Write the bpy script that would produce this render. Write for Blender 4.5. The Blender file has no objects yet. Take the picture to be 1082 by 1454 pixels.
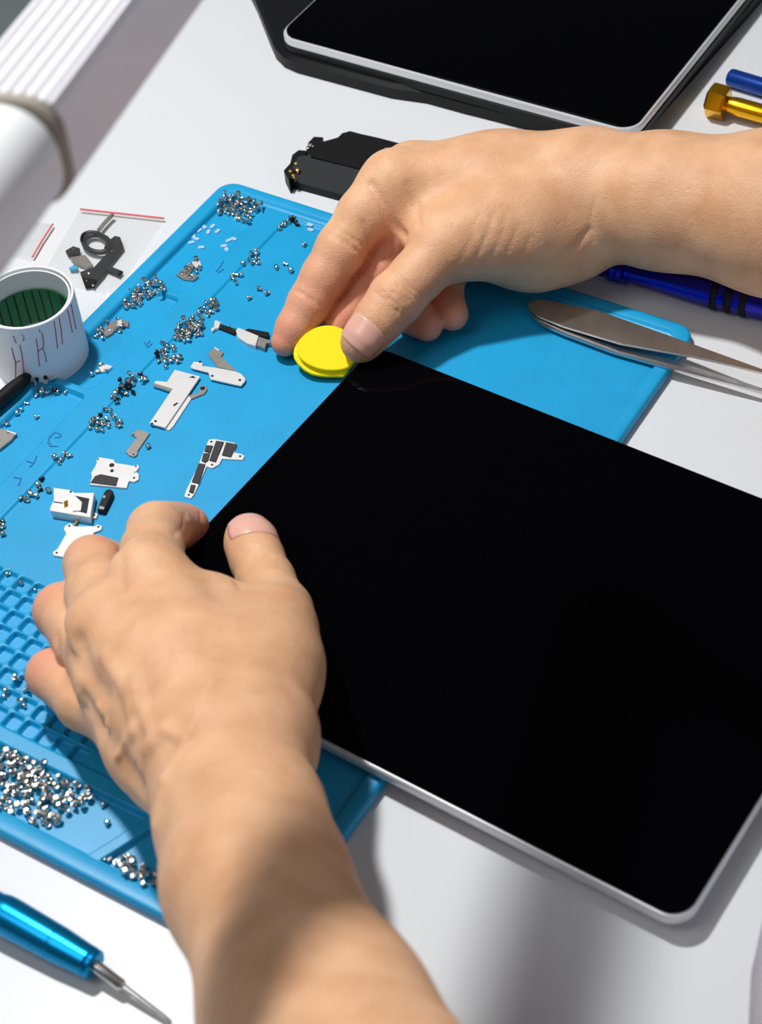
import bpy, bmesh, math, random
import numpy as np
from mathutils import Vector, Matrix
random.seed(7); rng = np.random.default_rng(7)
S = bpy.context.scene
COL = S.collection

# ------------------------------------------------------------------ camera
W, H, FPX = 1082.0, 1454.0, 2600.79
def rot(p, r, y):
    cx, sx, cz, sz, cr, sr = math.cos(p), math.sin(p), math.cos(y), math.sin(y), math.cos(r), math.sin(r)
    Rx = np.array([[1,0,0],[0,cx,-sx],[0,sx,cx]]); Rz = np.array([[cz,-sz,0],[sz,cz,0],[0,0,1]])
    Rr = np.array([[cr,-sr,0],[sr,cr,0],[0,0,1]])
    return Rz @ Rx @ Rr
RM = rot(.75085, -.11218, .62218)
CP = np.array([.47562, -.21528, .54411])
FWD, RIGHT, UP = -RM[:,2], RM[:,0], RM[:,1]
def ray(px, py): return RM @ np.array([(px-W/2)/FPX, -(py-H/2)/FPX, -1.0])
def at(px, py, z=0.0):                     # point of the plane at height z seen at this place of the photo
    d = ray(px, py); return CP + d*((z-CP[2])/d[2])
def dep(px, py, D): return CP + ray(px, py)*D   # point at distance D along the view axis
def onplane(px, py, c, n):
    d = ray(px, py); return CP + d*(np.dot(np.asarray(c)-CP, n)/np.dot(d, n))
def depth_of(p): return float(np.dot(np.asarray(p)-CP, FWD))

cam = bpy.data.cameras.new('camera'); co = bpy.data.objects.new('camera', cam); COL.objects.link(co)
M = Matrix([[*RM[0], CP[0]], [*RM[1], CP[1]], [*RM[2], CP[2]], [0,0,0,1]])
co.matrix_world = M
cam.sensor_fit = 'VERTICAL'; cam.sensor_height = 36; cam.lens = FPX/H*36
cam.clip_start = .01; cam.clip_end = 50
cam.dof.use_dof = True; cam.dof.focus_distance = .80; cam.dof.aperture_fstop = 15.0
S.camera = co

# ------------------------------------------------------------------ materials
def lin(c):
    return tuple(((v/255)/12.92 if v/255 <= .04045 else ((v/255+.055)/1.055)**2.4) for v in c)
def mat(name, rgb, rough=.5, metal=0.0, spec=.5, bump=0, bscale=800, var=0, vscale=40, coat=0, lincol=None, **kw):
    m = bpy.data.materials.new(name); m.use_nodes = True
    nt = m.node_tree; b = nt.nodes['Principled BSDF']
    c = lincol or lin(rgb)
    b.inputs['Base Color'].default_value = (*c, 1); b.inputs['Roughness'].default_value = rough
    b.inputs['Metallic'].default_value = metal; b.inputs['Specular IOR Level'].default_value = spec
    b.inputs['Coat Weight'].default_value = coat
    for k, v in kw.items(): b.inputs[k].default_value = v
    tc = nt.nodes.new('ShaderNodeTexCoord')
    if bump:
        n = nt.nodes.new('ShaderNodeTexNoise'); n.inputs['Scale'].default_value = bscale; n.inputs['Detail'].default_value = 4
        bp = nt.nodes.new('ShaderNodeBump'); bp.inputs['Strength'].default_value = bump; bp.inputs['Distance'].default_value = .0005
        nt.links.new(tc.outputs['Object'], n.inputs['Vector']); nt.links.new(n.outputs['Fac'], bp.inputs['Height'])
        nt.links.new(bp.outputs['Normal'], b.inputs['Normal'])
    if var:
        n = nt.nodes.new('ShaderNodeTexNoise'); n.inputs['Scale'].default_value = vscale; n.inputs['Detail'].default_value = 5
        r = nt.nodes.new('ShaderNodeValToRGB'); r.color_ramp.elements[0].position = .3; r.color_ramp.elements[1].position = .7
        r.color_ramp.elements[0].color = (*[v*(1-var) for v in c], 1); r.color_ramp.elements[1].color = (*[min(1, v*(1+var)) for v in c], 1)
        nt.links.new(tc.outputs['Object'], n.inputs['Vector']); nt.links.new(n.outputs['Fac'], r.inputs['Fac'])
        nt.links.new(r.outputs['Color'], b.inputs['Base Color'])
    return m
MT = dict(
  table=mat('white_laminate', (216,218,220), .38, spec=.4, var=.015, vscale=6),
  floor=mat('grey_floor', (206,220,220), .6, var=.05),
  mat=mat('blue_silicone', (16,154,206), .42, spec=.45, bump=.12, bscale=1400, var=.05, vscale=60),
  ink=mat('faded_print', (16,122,182), .6),
  glass=mat('black_glass', (3,3,5), .05, spec=.05),
  alu=mat('silver_aluminium', (226,227,231), .36, metal=.35),
  bezel=mat('black_edge', (10,11,14), .4),
  steel=mat('steel', (205,205,205), .25, metal=1.0, var=.08, vscale=200),
  screw=mat('screw_steel', (212,210,205), .22, metal=1.0),
  dscrew=mat('dark_screw_steel', (60,58,56), .3, metal=.9),
  white=mat('nickel_white_plate', (228,226,224), .38, metal=.35, var=.03, vscale=150),
  grey=mat('grey_plate', (165,158,152), .4, metal=.75, var=.08, vscale=300),
  pad=mat('dark_foam_pad', (62,60,62), .9, bump=.6, bscale=2500),
  black=mat('black_plastic', (11,11,13), .5, spec=.3),
  dgrey=mat('dark_film', (24,29,32), .6, spec=.25),
  gold=mat('gold_anodised', (238,176,24), .22, metal=.95),
  brass=mat('brass_contact', (205,170,95), .3, metal=.9),
  blue=mat('dark_blue_anodised', (10,14,190), .16, metal=.8, coat=.5),
  blue2=mat('navy_plastic', (12,62,150), .25, metal=.4),
  teal=mat('teal_anodised', (6,140,196), .28, metal=.85),
  yellow=mat('yellow_plastic', (244,222,6), .6, spec=.15),
  green=mat('green_tape', (14,118,64), .6, bump=.3, bscale=300),
  paper=mat('white_paper', (232,234,236), .5, var=.01),
  red=mat('red_ink', (196,32,58), .5),
  ribbed=mat('white_ribbed_plastic', (236,234,238), .35),
  sleeve=mat('white_enamel', (240,240,240), .3),
  putty=mat('grey_brown_rubber', (150,142,130), .6),
  shirt=mat('white_cotton', (214,212,222), .85, bump=.3, bscale=900),
  nail=mat('fingernail', (228,176,158), .24, spec=.5, **{'Subsurface Weight': .25, 'Subsurface Radius': (.003,.0015,.001), 'Subsurface Scale': .5}),
  nailtip=mat('nail_white', (240,226,214), .25),
  clearbit=mat('frosted_clear_plastic', (170,205,235), .3),
  cyan=mat('cyan_film', (40,165,195), .4),
)
def clear_mat():
    m = bpy.data.materials.new('clear_film'); m.use_nodes = True; nt = m.node_tree; N = nt.nodes.new; L = nt.links.new
    nt.nodes.remove(nt.nodes['Principled BSDF']); out = nt.nodes['Material Output']
    tr, df, gl = N('ShaderNodeBsdfTransparent'), N('ShaderNodeBsdfDiffuse'), N('ShaderNodeBsdfGlossy')
    tr.inputs[0].default_value = (.97,.97,.97,1); df.inputs[0].default_value = (.85,.86,.87,1); gl.inputs['Roughness'].default_value = .12
    lw = N('ShaderNodeLayerWeight'); lw.inputs['Blend'].default_value = .1; m1, m2 = N('ShaderNodeMixShader'), N('ShaderNodeMixShader'); m1.inputs[0].default_value = .035
    tc = N('ShaderNodeTexCoord'); n = N('ShaderNodeTexNoise'); n.inputs['Scale'].default_value = 70
    bp = N('ShaderNodeBump'); bp.inputs['Strength'].default_value = .35; bp.inputs['Distance'].default_value = .002
    L(tc.outputs['Object'], n.inputs['Vector']); L(n.outputs['Fac'], bp.inputs['Height']); L(bp.outputs['Normal'], gl.inputs['Normal']); L(bp.outputs['Normal'], lw.inputs['Normal'])
    L(tr.outputs[0], m1.inputs[1]); L(df.outputs[0], m1.inputs[2]); L(lw.outputs['Fresnel'], m2.inputs[0]); L(m1.outputs[0], m2.inputs[1]); L(gl.outputs[0], m2.inputs[2]); L(m2.outputs[0], out.inputs['Surface'])
    return m
MT['clear'] = clear_mat()
def skin_mat():
    m = bpy.data.materials.new('skin'); m.use_nodes = True; nt = m.node_tree; L = nt.links.new
    b = nt.nodes['Principled BSDF']; b.inputs['Roughness'].default_value = .5; b.inputs['Specular IOR Level'].default_value = .35
    b.inputs['Subsurface Weight'].default_value = .22; b.inputs['Subsurface Radius'].default_value = (.006,.0025,.0015); b.inputs['Subsurface Scale'].default_value = .5
    tc = nt.nodes.new('ShaderNodeTexCoord')
    at_ = nt.nodes.new('ShaderNodeAttribute'); at_.attribute_name = 'ruddy'
    n = nt.nodes.new('ShaderNodeTexNoise'); n.inputs['Scale'].default_value = 70; n.inputs['Detail'].default_value = 5
    r = nt.nodes.new('ShaderNodeValToRGB')
    r.color_ramp.elements[0].position = .3; r.color_ramp.elements[0].color = (*lin((210,158,118)), 1)
    r.color_ramp.elements[1].position = .72; r.color_ramp.elements[1].color = (*lin((230,182,143)), 1)
    mx = nt.nodes.new('ShaderNodeMix'); mx.data_type = 'RGBA'
    L(tc.outputs['Object'], n.inputs['Vector']); L(n.outputs['Fac'], r.inputs['Fac'])
    L(at_.outputs['Fac'], mx.inputs[0]); L(r.outputs['Color'], mx.inputs[6]); mx.inputs[7].default_value = (*lin((224,148,122)), 1)
    L(mx.outputs[2], b.inputs['Base Color'])
    v = nt.nodes.new('ShaderNodeTexVoronoi'); v.feature = 'DISTANCE_TO_EDGE'; v.inputs['Scale'].default_value = 900
    n2 = nt.nodes.new('ShaderNodeTexNoise'); n2.inputs['Scale'].default_value = 500; n2.inputs['Detail'].default_value = 6
    ad = nt.nodes.new('ShaderNodeMath'); ad.operation = 'ADD'
    L(tc.outputs['Object'], v.inputs['Vector']); L(tc.outputs['Object'], n2.inputs['Vector'])
    L(v.outputs['Distance'], ad.inputs[0]); L(n2.outputs['Fac'], ad.inputs[1])
    bp = nt.nodes.new('ShaderNodeBump'); bp.inputs['Strength'].default_value = .35; bp.inputs['Distance'].default_value = .0006
    L(ad.outputs[0], bp.inputs['Height']); L(bp.outputs['Normal'], b.inputs['Normal'])
    return m
MT['skin'] = skin_mat()

# ------------------------------------------------------------------ object helpers
ORG = {}
def thing(name, label, cat, loc, group=None):
    o = bpy.data.objects.new(name, None); COL.objects.link(o); o.empty_display_size = .01
    o.location = loc; ORG[o.name] = np.array(loc, float)
    tag(o, label, cat, group); return o
def tag(o, label=None, cat=None, group=None, kind=None):
    if label: o['label'] = label
    if cat: o['category'] = cat
    if group: o['group'] = group
    if kind: o['kind'] = kind
    return o
def mk(name, V, F, m, parent=None, smooth=True, origin=None, sharp=35):
    V = np.asarray(V, float)
    if parent is not None: off = ORG[parent.name]
    elif origin is not None: off = np.asarray(origin, float)
    else: off = np.array([V[:,0].mean(), V[:,1].mean(), V[:,2].min()])
    me = bpy.data.meshes.new(name); me.from_pydata([tuple(v-off) for v in V], [], [tuple(f) for f in F]); me.update()
    bm = bmesh.new(); bm.from_mesh(me); bmesh.ops.recalc_face_normals(bm, faces=bm.faces); bm.to_mesh(me); bm.free()
    o = bpy.data.objects.new(name, me); COL.objects.link(o)
    for mm in (m if isinstance(m, (list, tuple)) else [m]): me.materials.append(mm)
    if smooth:
        me.polygons.foreach_set('use_smooth', [True]*len(me.polygons))
        if sharp: me.set_sharp_from_angle(angle=math.radians(sharp))
    if parent is not None: o.parent = parent
    else: o.location = off
    ORG[o.name] = off
    return o
class MB:
    def __init__(s): s.V = []; s.F = []
    def add(s, V, F):
        n = len(s.V); s.V += [np.asarray(v, float) for v in V]; s.F += [tuple(i+n for i in f) for f in F]; return s
    def prism(s, top, zt, zb, bev=0.0):            # polygon at height zt extruded down to zb, a small bevel on the upper edge
        P = np.array([[p[0], p[1]] for p in top], float); n = len(P)
        A = sum(P[i][0]*P[(i+1)%n][1]-P[(i+1)%n][0]*P[i][1] for i in range(n))
        if A < 0: P = P[::-1]
        rings = [(P, zb)]
        if bev > 0:
            Q = []
            for i in range(n):
                a, b, c = P[i-1], P[i], P[(i+1)%n]
                e1 = (b-a)/(np.linalg.norm(b-a)+1e-12); e2 = (c-b)/(np.linalg.norm(c-b)+1e-12)
                n1 = np.array([-e1[1], e1[0]]); n2 = np.array([-e2[1], e2[0]]); k = n1+n2
                k = k/max(.5, np.dot(k, n1)); Q.append(b+k*bev)
            rings += [(P, zt-bev), (np.array(Q), zt)]
        else: rings += [(P, zt)]
        V = []; F = []
        for R, z in rings: V += [(x, y, z) for x, y in R]
        for r in range(len(rings)-1):
            for i in range(n): j = (i+1)%n; F.append((r*n+i, r*n+j, (r+1)*n+j, (r+1)*n+i))
        F.append(tuple(range(n))[::-1]); F.append(tuple((len(rings)-1)*n+i for i in range(n)))
        return s.add(V, F)
    def lathe(s, base, axis, prof, n=24, up=(0,0,1)):   # prof: (distance along axis, radius)
        base = np.asarray(base, float); a = np.asarray(axis, float); a /= np.linalg.norm(a)
        u = np.cross(a, up); u = u/np.linalg.norm(u) if np.linalg.norm(u) > 1e-6 else np.array([1.,0,0]); v = np.cross(a, u)
        V = []; F = []
        for t, r in prof:
            for k in range(n):
                th = 2*math.pi*k/n; V.append(base+a*t+(u*math.cos(th)+v*math.sin(th))*r)
        for i in range(len(prof)-1):
            for k in range(n): j = (k+1)%n; F.append((i*n+k, i*n+j, (i+1)*n+j, (i+1)*n+k))
        F.append(tuple(range(n))[::-1]); F.append(tuple((len(prof)-1)*n+k for k in range(n)))
        return s.add(V, F)
    def box(s, c, ax, ay, az, sx, sy, sz):
        c, ax, ay, az = map(lambda q: np.asarray(q, float), (c, ax, ay, az))
        V = [c+ax*sx*i+ay*sy*j+az*sz*k for k in (-.5,.5) for j in (-.5,.5) for i in (-.5,.5)]
        return s.add(V, [(0,2,3,1),(4,5,7,6),(0,1,5,4),(2,6,7,3),(0,4,6,2),(1,3,7,5)])
    def tube(s, pts, r, n=8):
        pts = [np.asarray(p, float) for p in pts]; V = []; F = []; m = len(pts)
        rr = r if isinstance(r, (list, tuple)) else [r]*m
        for i, p in enumerate(pts):
            t = pts[min(i+1, m-1)]-pts[max(i-1, 0)]; t /= np.linalg.norm(t)+1e-12
            u = np.cross(t, (0.013,.02,1)); u /= np.linalg.norm(u); v = np.cross(t, u)
            for k in range(n): th = 2*math.pi*k/n; V.append(p+(u*math.cos(th)+v*math.sin(th))*rr[i])
        for i in range(m-1):
            for k in range(n): j = (k+1)%n; F.append((i*n+k, i*n+j, (i+1)*n+j, (i+1)*n+k))
        F.append(tuple(range(n))[::-1]); F.append(tuple((m-1)*n+k for k in range(n)))
        return s.add(V, F)
    def build(s, name, m, parent=None, **kw): return mk(name, s.V, s.F, m, parent, **kw)
def px_poly(pts, z): return [at(x, y, z) for x, y in pts]
def rounded_rect(x0, y0, x1, y1, r, n=8):
    P = []
    for cx, cy, a0 in ((x1-r, y1-r, 0), (x0+r, y1-r, 90), (x0+r, y0+r, 180), (x1-r, y0+r, 270)):
        for k in range(n+1):
            a = math.radians(a0+90*k/n); P.append((cx+r*math.cos(a), cy+r*math.sin(a)))
    return P

# ------------------------------------------------------------------ setting: floor and table
fl = MB().prism([(-3,-3),(3,-3),(3,3),(-3,3)], -.75, -.80).build('floor', MT['floor'], smooth=False); tag(fl, kind='structure')
ce = MB().prism([(.10,-2.9),(.21,-2.9),(.21,2.9),(.10,2.9)], 2.42, 2.30).build('trim_1', MT['floor'], smooth=False); tag(ce, kind='structure')
e0 = at(75, 62, 0); e1 = at(-60, 210, 0); ed = (e0-e1)/np.linalg.norm(e0-e1)
tb = thing('table', 'broad white table top carrying the blue mat and all tools', 'table', (.3, .3, -.75))
pa, pb = e0+ed*.9, e0-ed*1.1
MB().prism([pb[:2], (.402, pb[1]), (.402, pa[1]), pa[:2]], 0, -.03, .002).build('table_top', MT['table'], tb, smooth=False)
for x, y in ((.1,-.5), (.37,-.5), (.2,.95), (.37,.95)):
    MB().prism([(x-.02,y-.02),(x+.02,y-.02),(x+.02,y+.02),(x-.02,y+.02)], -.03, -.75).build('table_leg', MT['alu'], tb, smooth=False)

# ------------------------------------------------------------------ blue silicone mat (x 0..250, y 0..350 mm)
mm = .001
def sd_rr(X, Y, x0, y0, x1, y1, r):
    cx, cy, hx, hy = (x0+x1)/2, (y0+y1)/2, (x1-x0)/2-r, (y1-y0)/2-r
    qx, qy = np.abs(X-cx)-hx, np.abs(Y-cy)-hy
    return np.hypot(np.maximum(qx, 0), np.maximum(qy, 0))+np.minimum(np.maximum(qx, qy), 0)-r
def step(d, w=1.0): t = np.clip(.5-d/w, 0, 1); return t*t*(3-2*t)     # 1 inside
ZF, ZT, ZW = 1.5, 5.0, 3.5
GP = 7.85
def mat_height(X, Y):
    Z = np.full_like(X, ZT)
    def carve(d, z, w=.75):
        nonlocal Z
        k = step(d, w); Z = Z*(1-k)+z*k
    carve(sd_rr(X, Y, 7, 7, 244.5, 341, 5), 4.5, .8)
    carve(sd_rr(X, Y, 44, 37.6, 244.0, 338.5, 3), ZW, 1.3)             # work area
    for y0, y1 in ((270.5, 339), (199, 266.5), (128, 195), (56, 124), (8, 52)):
        carve(sd_rr(X, Y, 8, y0, 31, y1, 3.2), ZF)
    d = np.minimum(sd_rr(X, Y, 108, 9, 176, 30.5, 3), 1e3)
    cutl = (X-(175.0+(Y-10.5)*.42))                                    # slanted divider
    carve(np.maximum(sd_rr(X, Y, 106, 8.5, 240, 31, 3.5), cutl), ZF)
    carve(np.maximum(sd_rr(X, Y, 106, 8.5, 240, 31, 3.5), -(cutl-5.5)), ZF)
    carve(sd_rr(X, Y, 44, 8.5, 101, 31, 3.5), ZF)
    # field of small square cells
    gx = np.floor((X-GX0)/GP); gy = np.floor((GY1-Y)/GPY)
    ox, oy = GX0+(gx+.5)*GP, GY1-(gy+.5)*GPY
    ins = (gx >= 0) & (gx < GNX) & (gy >= 0) & (gy < GNY)
    dc = sd_rr(X-ox, Y-oy, -GP/2+.75, -GPY/2+.75, GP/2-.75, GPY/2-.75, 1.4)
    carve(np.where(ins, dc, 50), 1.1, .9)
    return Z
GPY = 7.85; GX0 = 46.6; GNX = 13; GY1 = 100.2; GNY = 8
def build_mat():
    s = .45
    xs = np.arange(4, 246.01, s); ys = np.arange(4, 346.01, s)
    X, Y = np.meshgrid(xs, ys, indexing='ij'); Z = mat_height(X, Y)
    nx, ny = X.shape
    V = np.stack([X, Y, Z], -1).reshape(-1, 3)
    idx = np.arange(nx*ny).reshape(nx, ny)
    F = np.stack([idx[:-1,:-1], idx[1:,:-1], idx[1:,1:], idx[:-1,1:]], -1).reshape(-1, 4)
    rings = []
    for off, z in ((1.2, .02), (.3, .3), (0, .9), (0, 3.4), (.35, 4.4), (1.0, 4.95), (1.8, 5.06), (6.2, 5.06), (6.5, 4.9)):
        rings.append((rounded_rect(off, off, 250-off, 350-off, 9-min(off, 3), 10), z))
    n = len(rings[0][0]); b = len(V); RV = []; RF = []
    for P, z in rings: RV += [(x, y, z) for x, y in P]
    for r in range(len(rings)-1):
        for i in range(n): j = (i+1)%n; RF.append((b+r*n+i, b+r*n+j, b+(r+1)*n+j, b+(r+1)*n+i))
    V = np.concatenate([V, np.array(RV)])*mm
    me = bpy.data.meshes.new('repair_mat')
    me.vertices.add(len(V)); me.vertices.foreach_set('co', (V-np.array([.125,.175,0])).ravel())
    FA = np.concatenate([F, np.array(RF)]); me.loops.add(FA.size); me.loops.foreach_set('vertex_index', FA.ravel().astype(np.int32))
    me.polygons.add(len(FA)); me.polygons.foreach_set('loop_start', np.arange(0, FA.size, 4, dtype=np.int32))
    me.update(calc_edges=True); me.validate()
    me.polygons.foreach_set('use_smooth', [True]*len(me.polygons))
    me.materials.append(MT['mat'])
    o = bpy.data.objects.new('repair_mat', me); COL.objects.link(o); o.location = (.125, .175, 0); ORG[o.name] = np.array([.125,.175,0])
    return o
rmat = build_mat(); tag(rmat, 'bright blue silicone work mat with trays and small cells on the white table', 'mat')
ZFm = ZW*mm
def onmat(x, y):
    z = ZFm
    for _ in range(3):
        p = at(x, y, z); z = float(mat_height(np.array([p[0]*1000]), np.array([p[1]*1000]))[0])*mm
    return at(x, y, z)
# faded embossed marks along the strip between trays and work area
def mark(polys, z=.00457):
    b = MB()
    for pl in polys: b.tube([at(x, y, z-.0001) for x, y in pl], .00045, 6)
    return b.build('faded_mark', MT['ink'], rmat)
def off(o, s, pl): return [(o[0]+x*s, o[1]+y*s) for x, y in pl]
mark([off((68,620), 1, pl) for pl in [[(18,-3),(10,-6),(2,2),(0,8),(4,14),(14,14)], [(18,-3),(18,1),(10,2)], [(4,14),(2,8)]]])
mark([[(38,655),(48,658),(42,664)], [(48,658),(52,648)]])
mark([[(208,490),(213,484)], [(205,486),(210,494),(216,488)]])
mark([[(307,386),(313,378),(317,371)], [(310,388),(318,382)]])
mark([[(20,678),(30,680),(26,690)]])

# ------------------------------------------------------------------ the tablet being opened
TCX, TCY, TA, TW, TH = .25067, .17402, -.04904, .24485, .18391
ca, sa = math.cos(TA), math.sin(TA)
def tl(x, y): return (TCX+ca*x-sa*y, TCY+sa*x+ca*y)
TZ0, TZ1 = .0045, .0112
tab = thing('tablet', 'black-faced silver tablet with blank screen lying half on the blue mat', 'tablet', (TCX, TCY, TZ0))
b = MB(); rings = []
for offm, z in ((2.2, TZ0), (.9, TZ0+.0005), (.15, TZ0+.002), (0, TZ0+.004), (0, TZ1-.0009), (.35, TZ1-.0003), (1.0, TZ1)):
    o_ = offm*mm; rings.append(([tl(x, y) for x, y in rounded_rect(-TW/2+o_, -TH/2+o_, TW/2-o_, TH/2-o_, .0095-o_*.5, 10)], z))
n = len(rings[0][0]); V = []; F = []
for P, z in rings: V += [(x, y, z) for x, y in P]
for r in range(len(rings)-1):
    for i in range(n): j = (i+1)%n; F.append((r*n+i, r*n+j, (r+1)*n+j, (r+1)*n+i))
F.append(tuple(range(n))[::-1]); F.append(tuple((len(rings)-1)*n+i for i in range(n)))
b.add(V, F).build('housing', MT['alu'], tab)
i_ = .0012
MB().prism([tl(x, y) for x, y in rounded_rect(-TW/2+i_*.55, -TH/2+i_, TW/2-i_, TH/2-i_*.55, .0088, 10)], TZ1+.0012, TZ1-.0004, .0003).build('screen', MT['glass'], tab)

# ------------------------------------------------------------------ tablet in the background with its black cover
zc = .0165
bt = thing('tablet', 'large dark tablet with silver rim in a black cover at the top of the table', 'tablet', at(700, 60, 0))
p0, p1, p2 = at(391, 51, zc), at(900, 190, zc), at(1058, 0, zc)
ex = (p1-p0)/np.linalg.norm(p1-p0); ey = np.cross((0,0,1), ex)
wd = np.linalg.norm(p1-p0); hg = .17
def bl(x, y): return (p0+ex*x+ey*y)[:2]
sk = np.dot(p2-p1, ex)/np.dot(p2-p1, ey)
P = [(x+sk*y*0, y) for x, y in rounded_rect(0, 0, wd, hg, .011, 8)]
b = MB(); rings = []
for offm, z in ((.6,.0122),(0,.0128),(0,.0155),(.5,.0163),(1.4,.0165)):
    o_ = offm*mm; rings.append(([bl(x, y) for x, y in rounded_rect(o_, o_, wd-o_, hg-o_, .011-o_*.5, 8)], z))
n = len(rings[0][0]); V = []; F = []
for Q, z in rings: V += [(x, y, z) for x, y in Q]
for r in range(len(rings)-1):
    for i in range(n): j = (i+1)%n; F.append((r*n+i, r*n+j, (r+1)*n+j, (r+1)*n+i))
F.append(tuple(range(n))[::-1]); F.append(tuple((len(rings)-1)*n+i for i in range(n)))
b.add(V, F).build('housing', MT['alu'], bt)
MB().prism([bl(x, y) for x, y in rounded_rect(.0016, .0016, wd-.0016, hg-.0016, .0095, 8)], .0175, .016, .0003).build('screen', MT['glass'], bt)
MB().prism([bl(x, y) for x, y in rounded_rect(-.0004, -.0004, wd+.0004, hg, .0115, 8)], .0128, .008, .001).build('cover_shell', MT['black'], bt)
MB().prism(px_poly([(290,-150),(363,0),(382,48),(390,66),(402,78),(420,86),(555,122),(605,129),(660,144),(880,198),(898,192),(1052,20),(1200,-150)], .008), .0085, .0002, .002).build('cover', MT['black'], bt)

# ------------------------------------------------------------------ right-hand tools
g = thing('screwdriver', 'gold anodised screwdriver with hexagonal end at the upper right edge', 'screwdriver', at(1022, 150, 0))
ga = at(1016, 143, .0085); gb = at(1120, 172, .0065); gd = (gb-ga)/np.linalg.norm(gb-ga)
b = MB(); b.lathe(ga-gd*.004, gd, [(0,.0062),(.0012,.0083),(.0018,.0085),(.0085,.0085),(.0098,.0078)], 6); b.build('hexagonal_cap', MT['gold'], g, sharp=20)
b = MB(); b.lathe(ga+gd*.0055, gd, [(0,.0036),(.004,.0044),(.006,.0046),(.08,.0046),(.081,.004)], 20); b.build('shaft', MT['gold'], g)
bl_a = at(1034, 109, .0048); bl_b = at(1130, 138, .0048); bd = (bl_b-bl_a)/np.linalg.norm(bl_b-bl_a)
tag(MB().lathe(bl_a, bd, [(0,.0030),(.0008,.0042),(.002,.0046),(.08,.0046)], 20).build('blue_rod', MT['blue2']), 'dark blue rod lying behind the gold screwdriver', 'tool handle')

bs = thing('screwdriver', 'dark blue metallic screwdriver with black rings under the right forearm', 'screwdriver', at(900, 385, 0))
sa_, sb_ = at(785, 359, .0068), at(1120, 441, .0068); sd_ = (sb_-sa_)/np.linalg.norm(sb_-sa_); SL = np.linalg.norm(sb_-sa_)
def sx_at(px, py): return float(np.dot(at(px, py, .0068)-sa_, sd_))
q = sx_at(883, 379); r1 = sx_at(1015, 415)
MB().lathe(sa_, sd_, [(0,.003),(.001,.0048),(q-.014,.0052),(q-.006,.0052),(q-.005,.0062),(q-.003,.0066),(q-.001,.0058),(q,.0068),(q+.002,.0062),(q+.004,.0066),(q+.006,.0052),(q+.02,.0056),(r1-.006,.0068),(SL,.0068)], 10).build('handle', MT['blue'], bs, sharp=25)
for px, py in ((1018,416),(1038,421.5),(1059,427)):
    t = sx_at(px, py); MB().lathe(sa_, sd_, [(t-.0016,.0062),(t-.0014,.0073),(t-.0006,.0077),(t+.0006,.0077),(t+.0014,.0073),(t+.0016,.0062)], 24).build('rubber_ring', MT['black'], bs)

tw = thing('tweezers', 'pointed steel tweezers lying across the upper right corner of the mat', 'tweezers', at(850, 470, 0))
def blade(top, zs, th, name):
    n = len(top); V = []; F = []
    pts = [at(x, y, z) for (x, y), z in zip(top, zs)]
    m2 = n//2
    for p in pts: V.append(p)
    for p in pts: V.append(p-np.array([0,0,th]))
    F.append(tuple(range(n))); F.append(tuple(range(2*n-1, n-1, -1)))
    for i in range(n): j = (i+1)%n; F.append((i, j, n+j, n+i))
    return mk(name, V, F, MT['steel'], tw, sharp=30)
u_ = [(749,433),(752,428),(760,425),(775,426),(850,441),(985,489),(1082,524),(1150,550),(1150,552),(1082,529),(1030,516),(985,506),(880,487),(800,463),(765,449),(752,440)]
def tz(x, a, b_): return a+(b_-a)*max(0, min(1, (x-750)/350))
blade(u_, [tz(x, .0078, .0125) for x, y in u_], .0011, 'upper_blade')
l_ = [(751,440),(765,444),(800,458),(880,487),(960,513),(1082,551),(1150,573),(1150,575),(1082,556),(955,524),(870,500),(800,474),(770,461),(754,448)]
blade(l_, [tz(x, .0066, .0062) for x, y in l_], .0011, 'lower_blade')
MB().prism(px_poly([(750,433),(758,427),(785,430),(790,452),(765,450),(752,441)], .0066), .0069, .0053).build('end_rivet', MT['steel'], tw)

# teal screwdriver at bottom left
ts = thing('screwdriver', 'shiny teal precision screwdriver at the bottom left corner', 'screwdriver', at(60, 1340, 0))
ta, tb_ = at(-60, 1262, .0075), at(136, 1372, .0062); td = (tb_-ta)/np.linalg.norm(tb_-ta); TL = np.linalg.norm(tb_-ta)
k = float(np.dot(at(0, 1293, .007)-ta, td))
MB().lathe(ta, td, [(0,.0062),(k-.004,.0062),(k-.001,.0062),(k+.001,.0068),(k+.004,.0070),(k+.024,.0064),(k+.0242,.0062),(k+.025,.0062),(k+.0252,.0064),(TL-.006,.0056),(TL-.003,.0055),(TL-.0024,.0050),(TL-.0018,.0054),(TL-.0006,.0052),(TL,.0044)], 28).build('handle', MT['teal'], ts, sharp=28)
tt = at(243, 1452, .0016); tdir = (tt-tb_)/np.linalg.norm(tt-tb_); L2 = np.linalg.norm(tt-tb_)
MB().lathe(tb_, tdir, [(-.002,.0022),(L2*.34,.0021),(L2*.36,.0017),(L2*.38,.0011),(L2*.9,.0009),(L2,.0006)], 14).build('shaft', MT['steel'], ts)

# black tool at the left edge
ba, bb = at(-40, 603, .009), at(42, 532, .0085); bdv = (bb-ba)/np.linalg.norm(bb-ba); BL = np.linalg.norm(bb-ba)
tag(MB().lathe(ba, bdv, [(0,.0034),(BL-.012,.0034),(BL-.006,.003),(BL-.002,.0024),(BL,.0012)], 16).build('prying_stick', MT['black']), 'black round-ended stick on the mat edge before the tape roll', 'tool')

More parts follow.
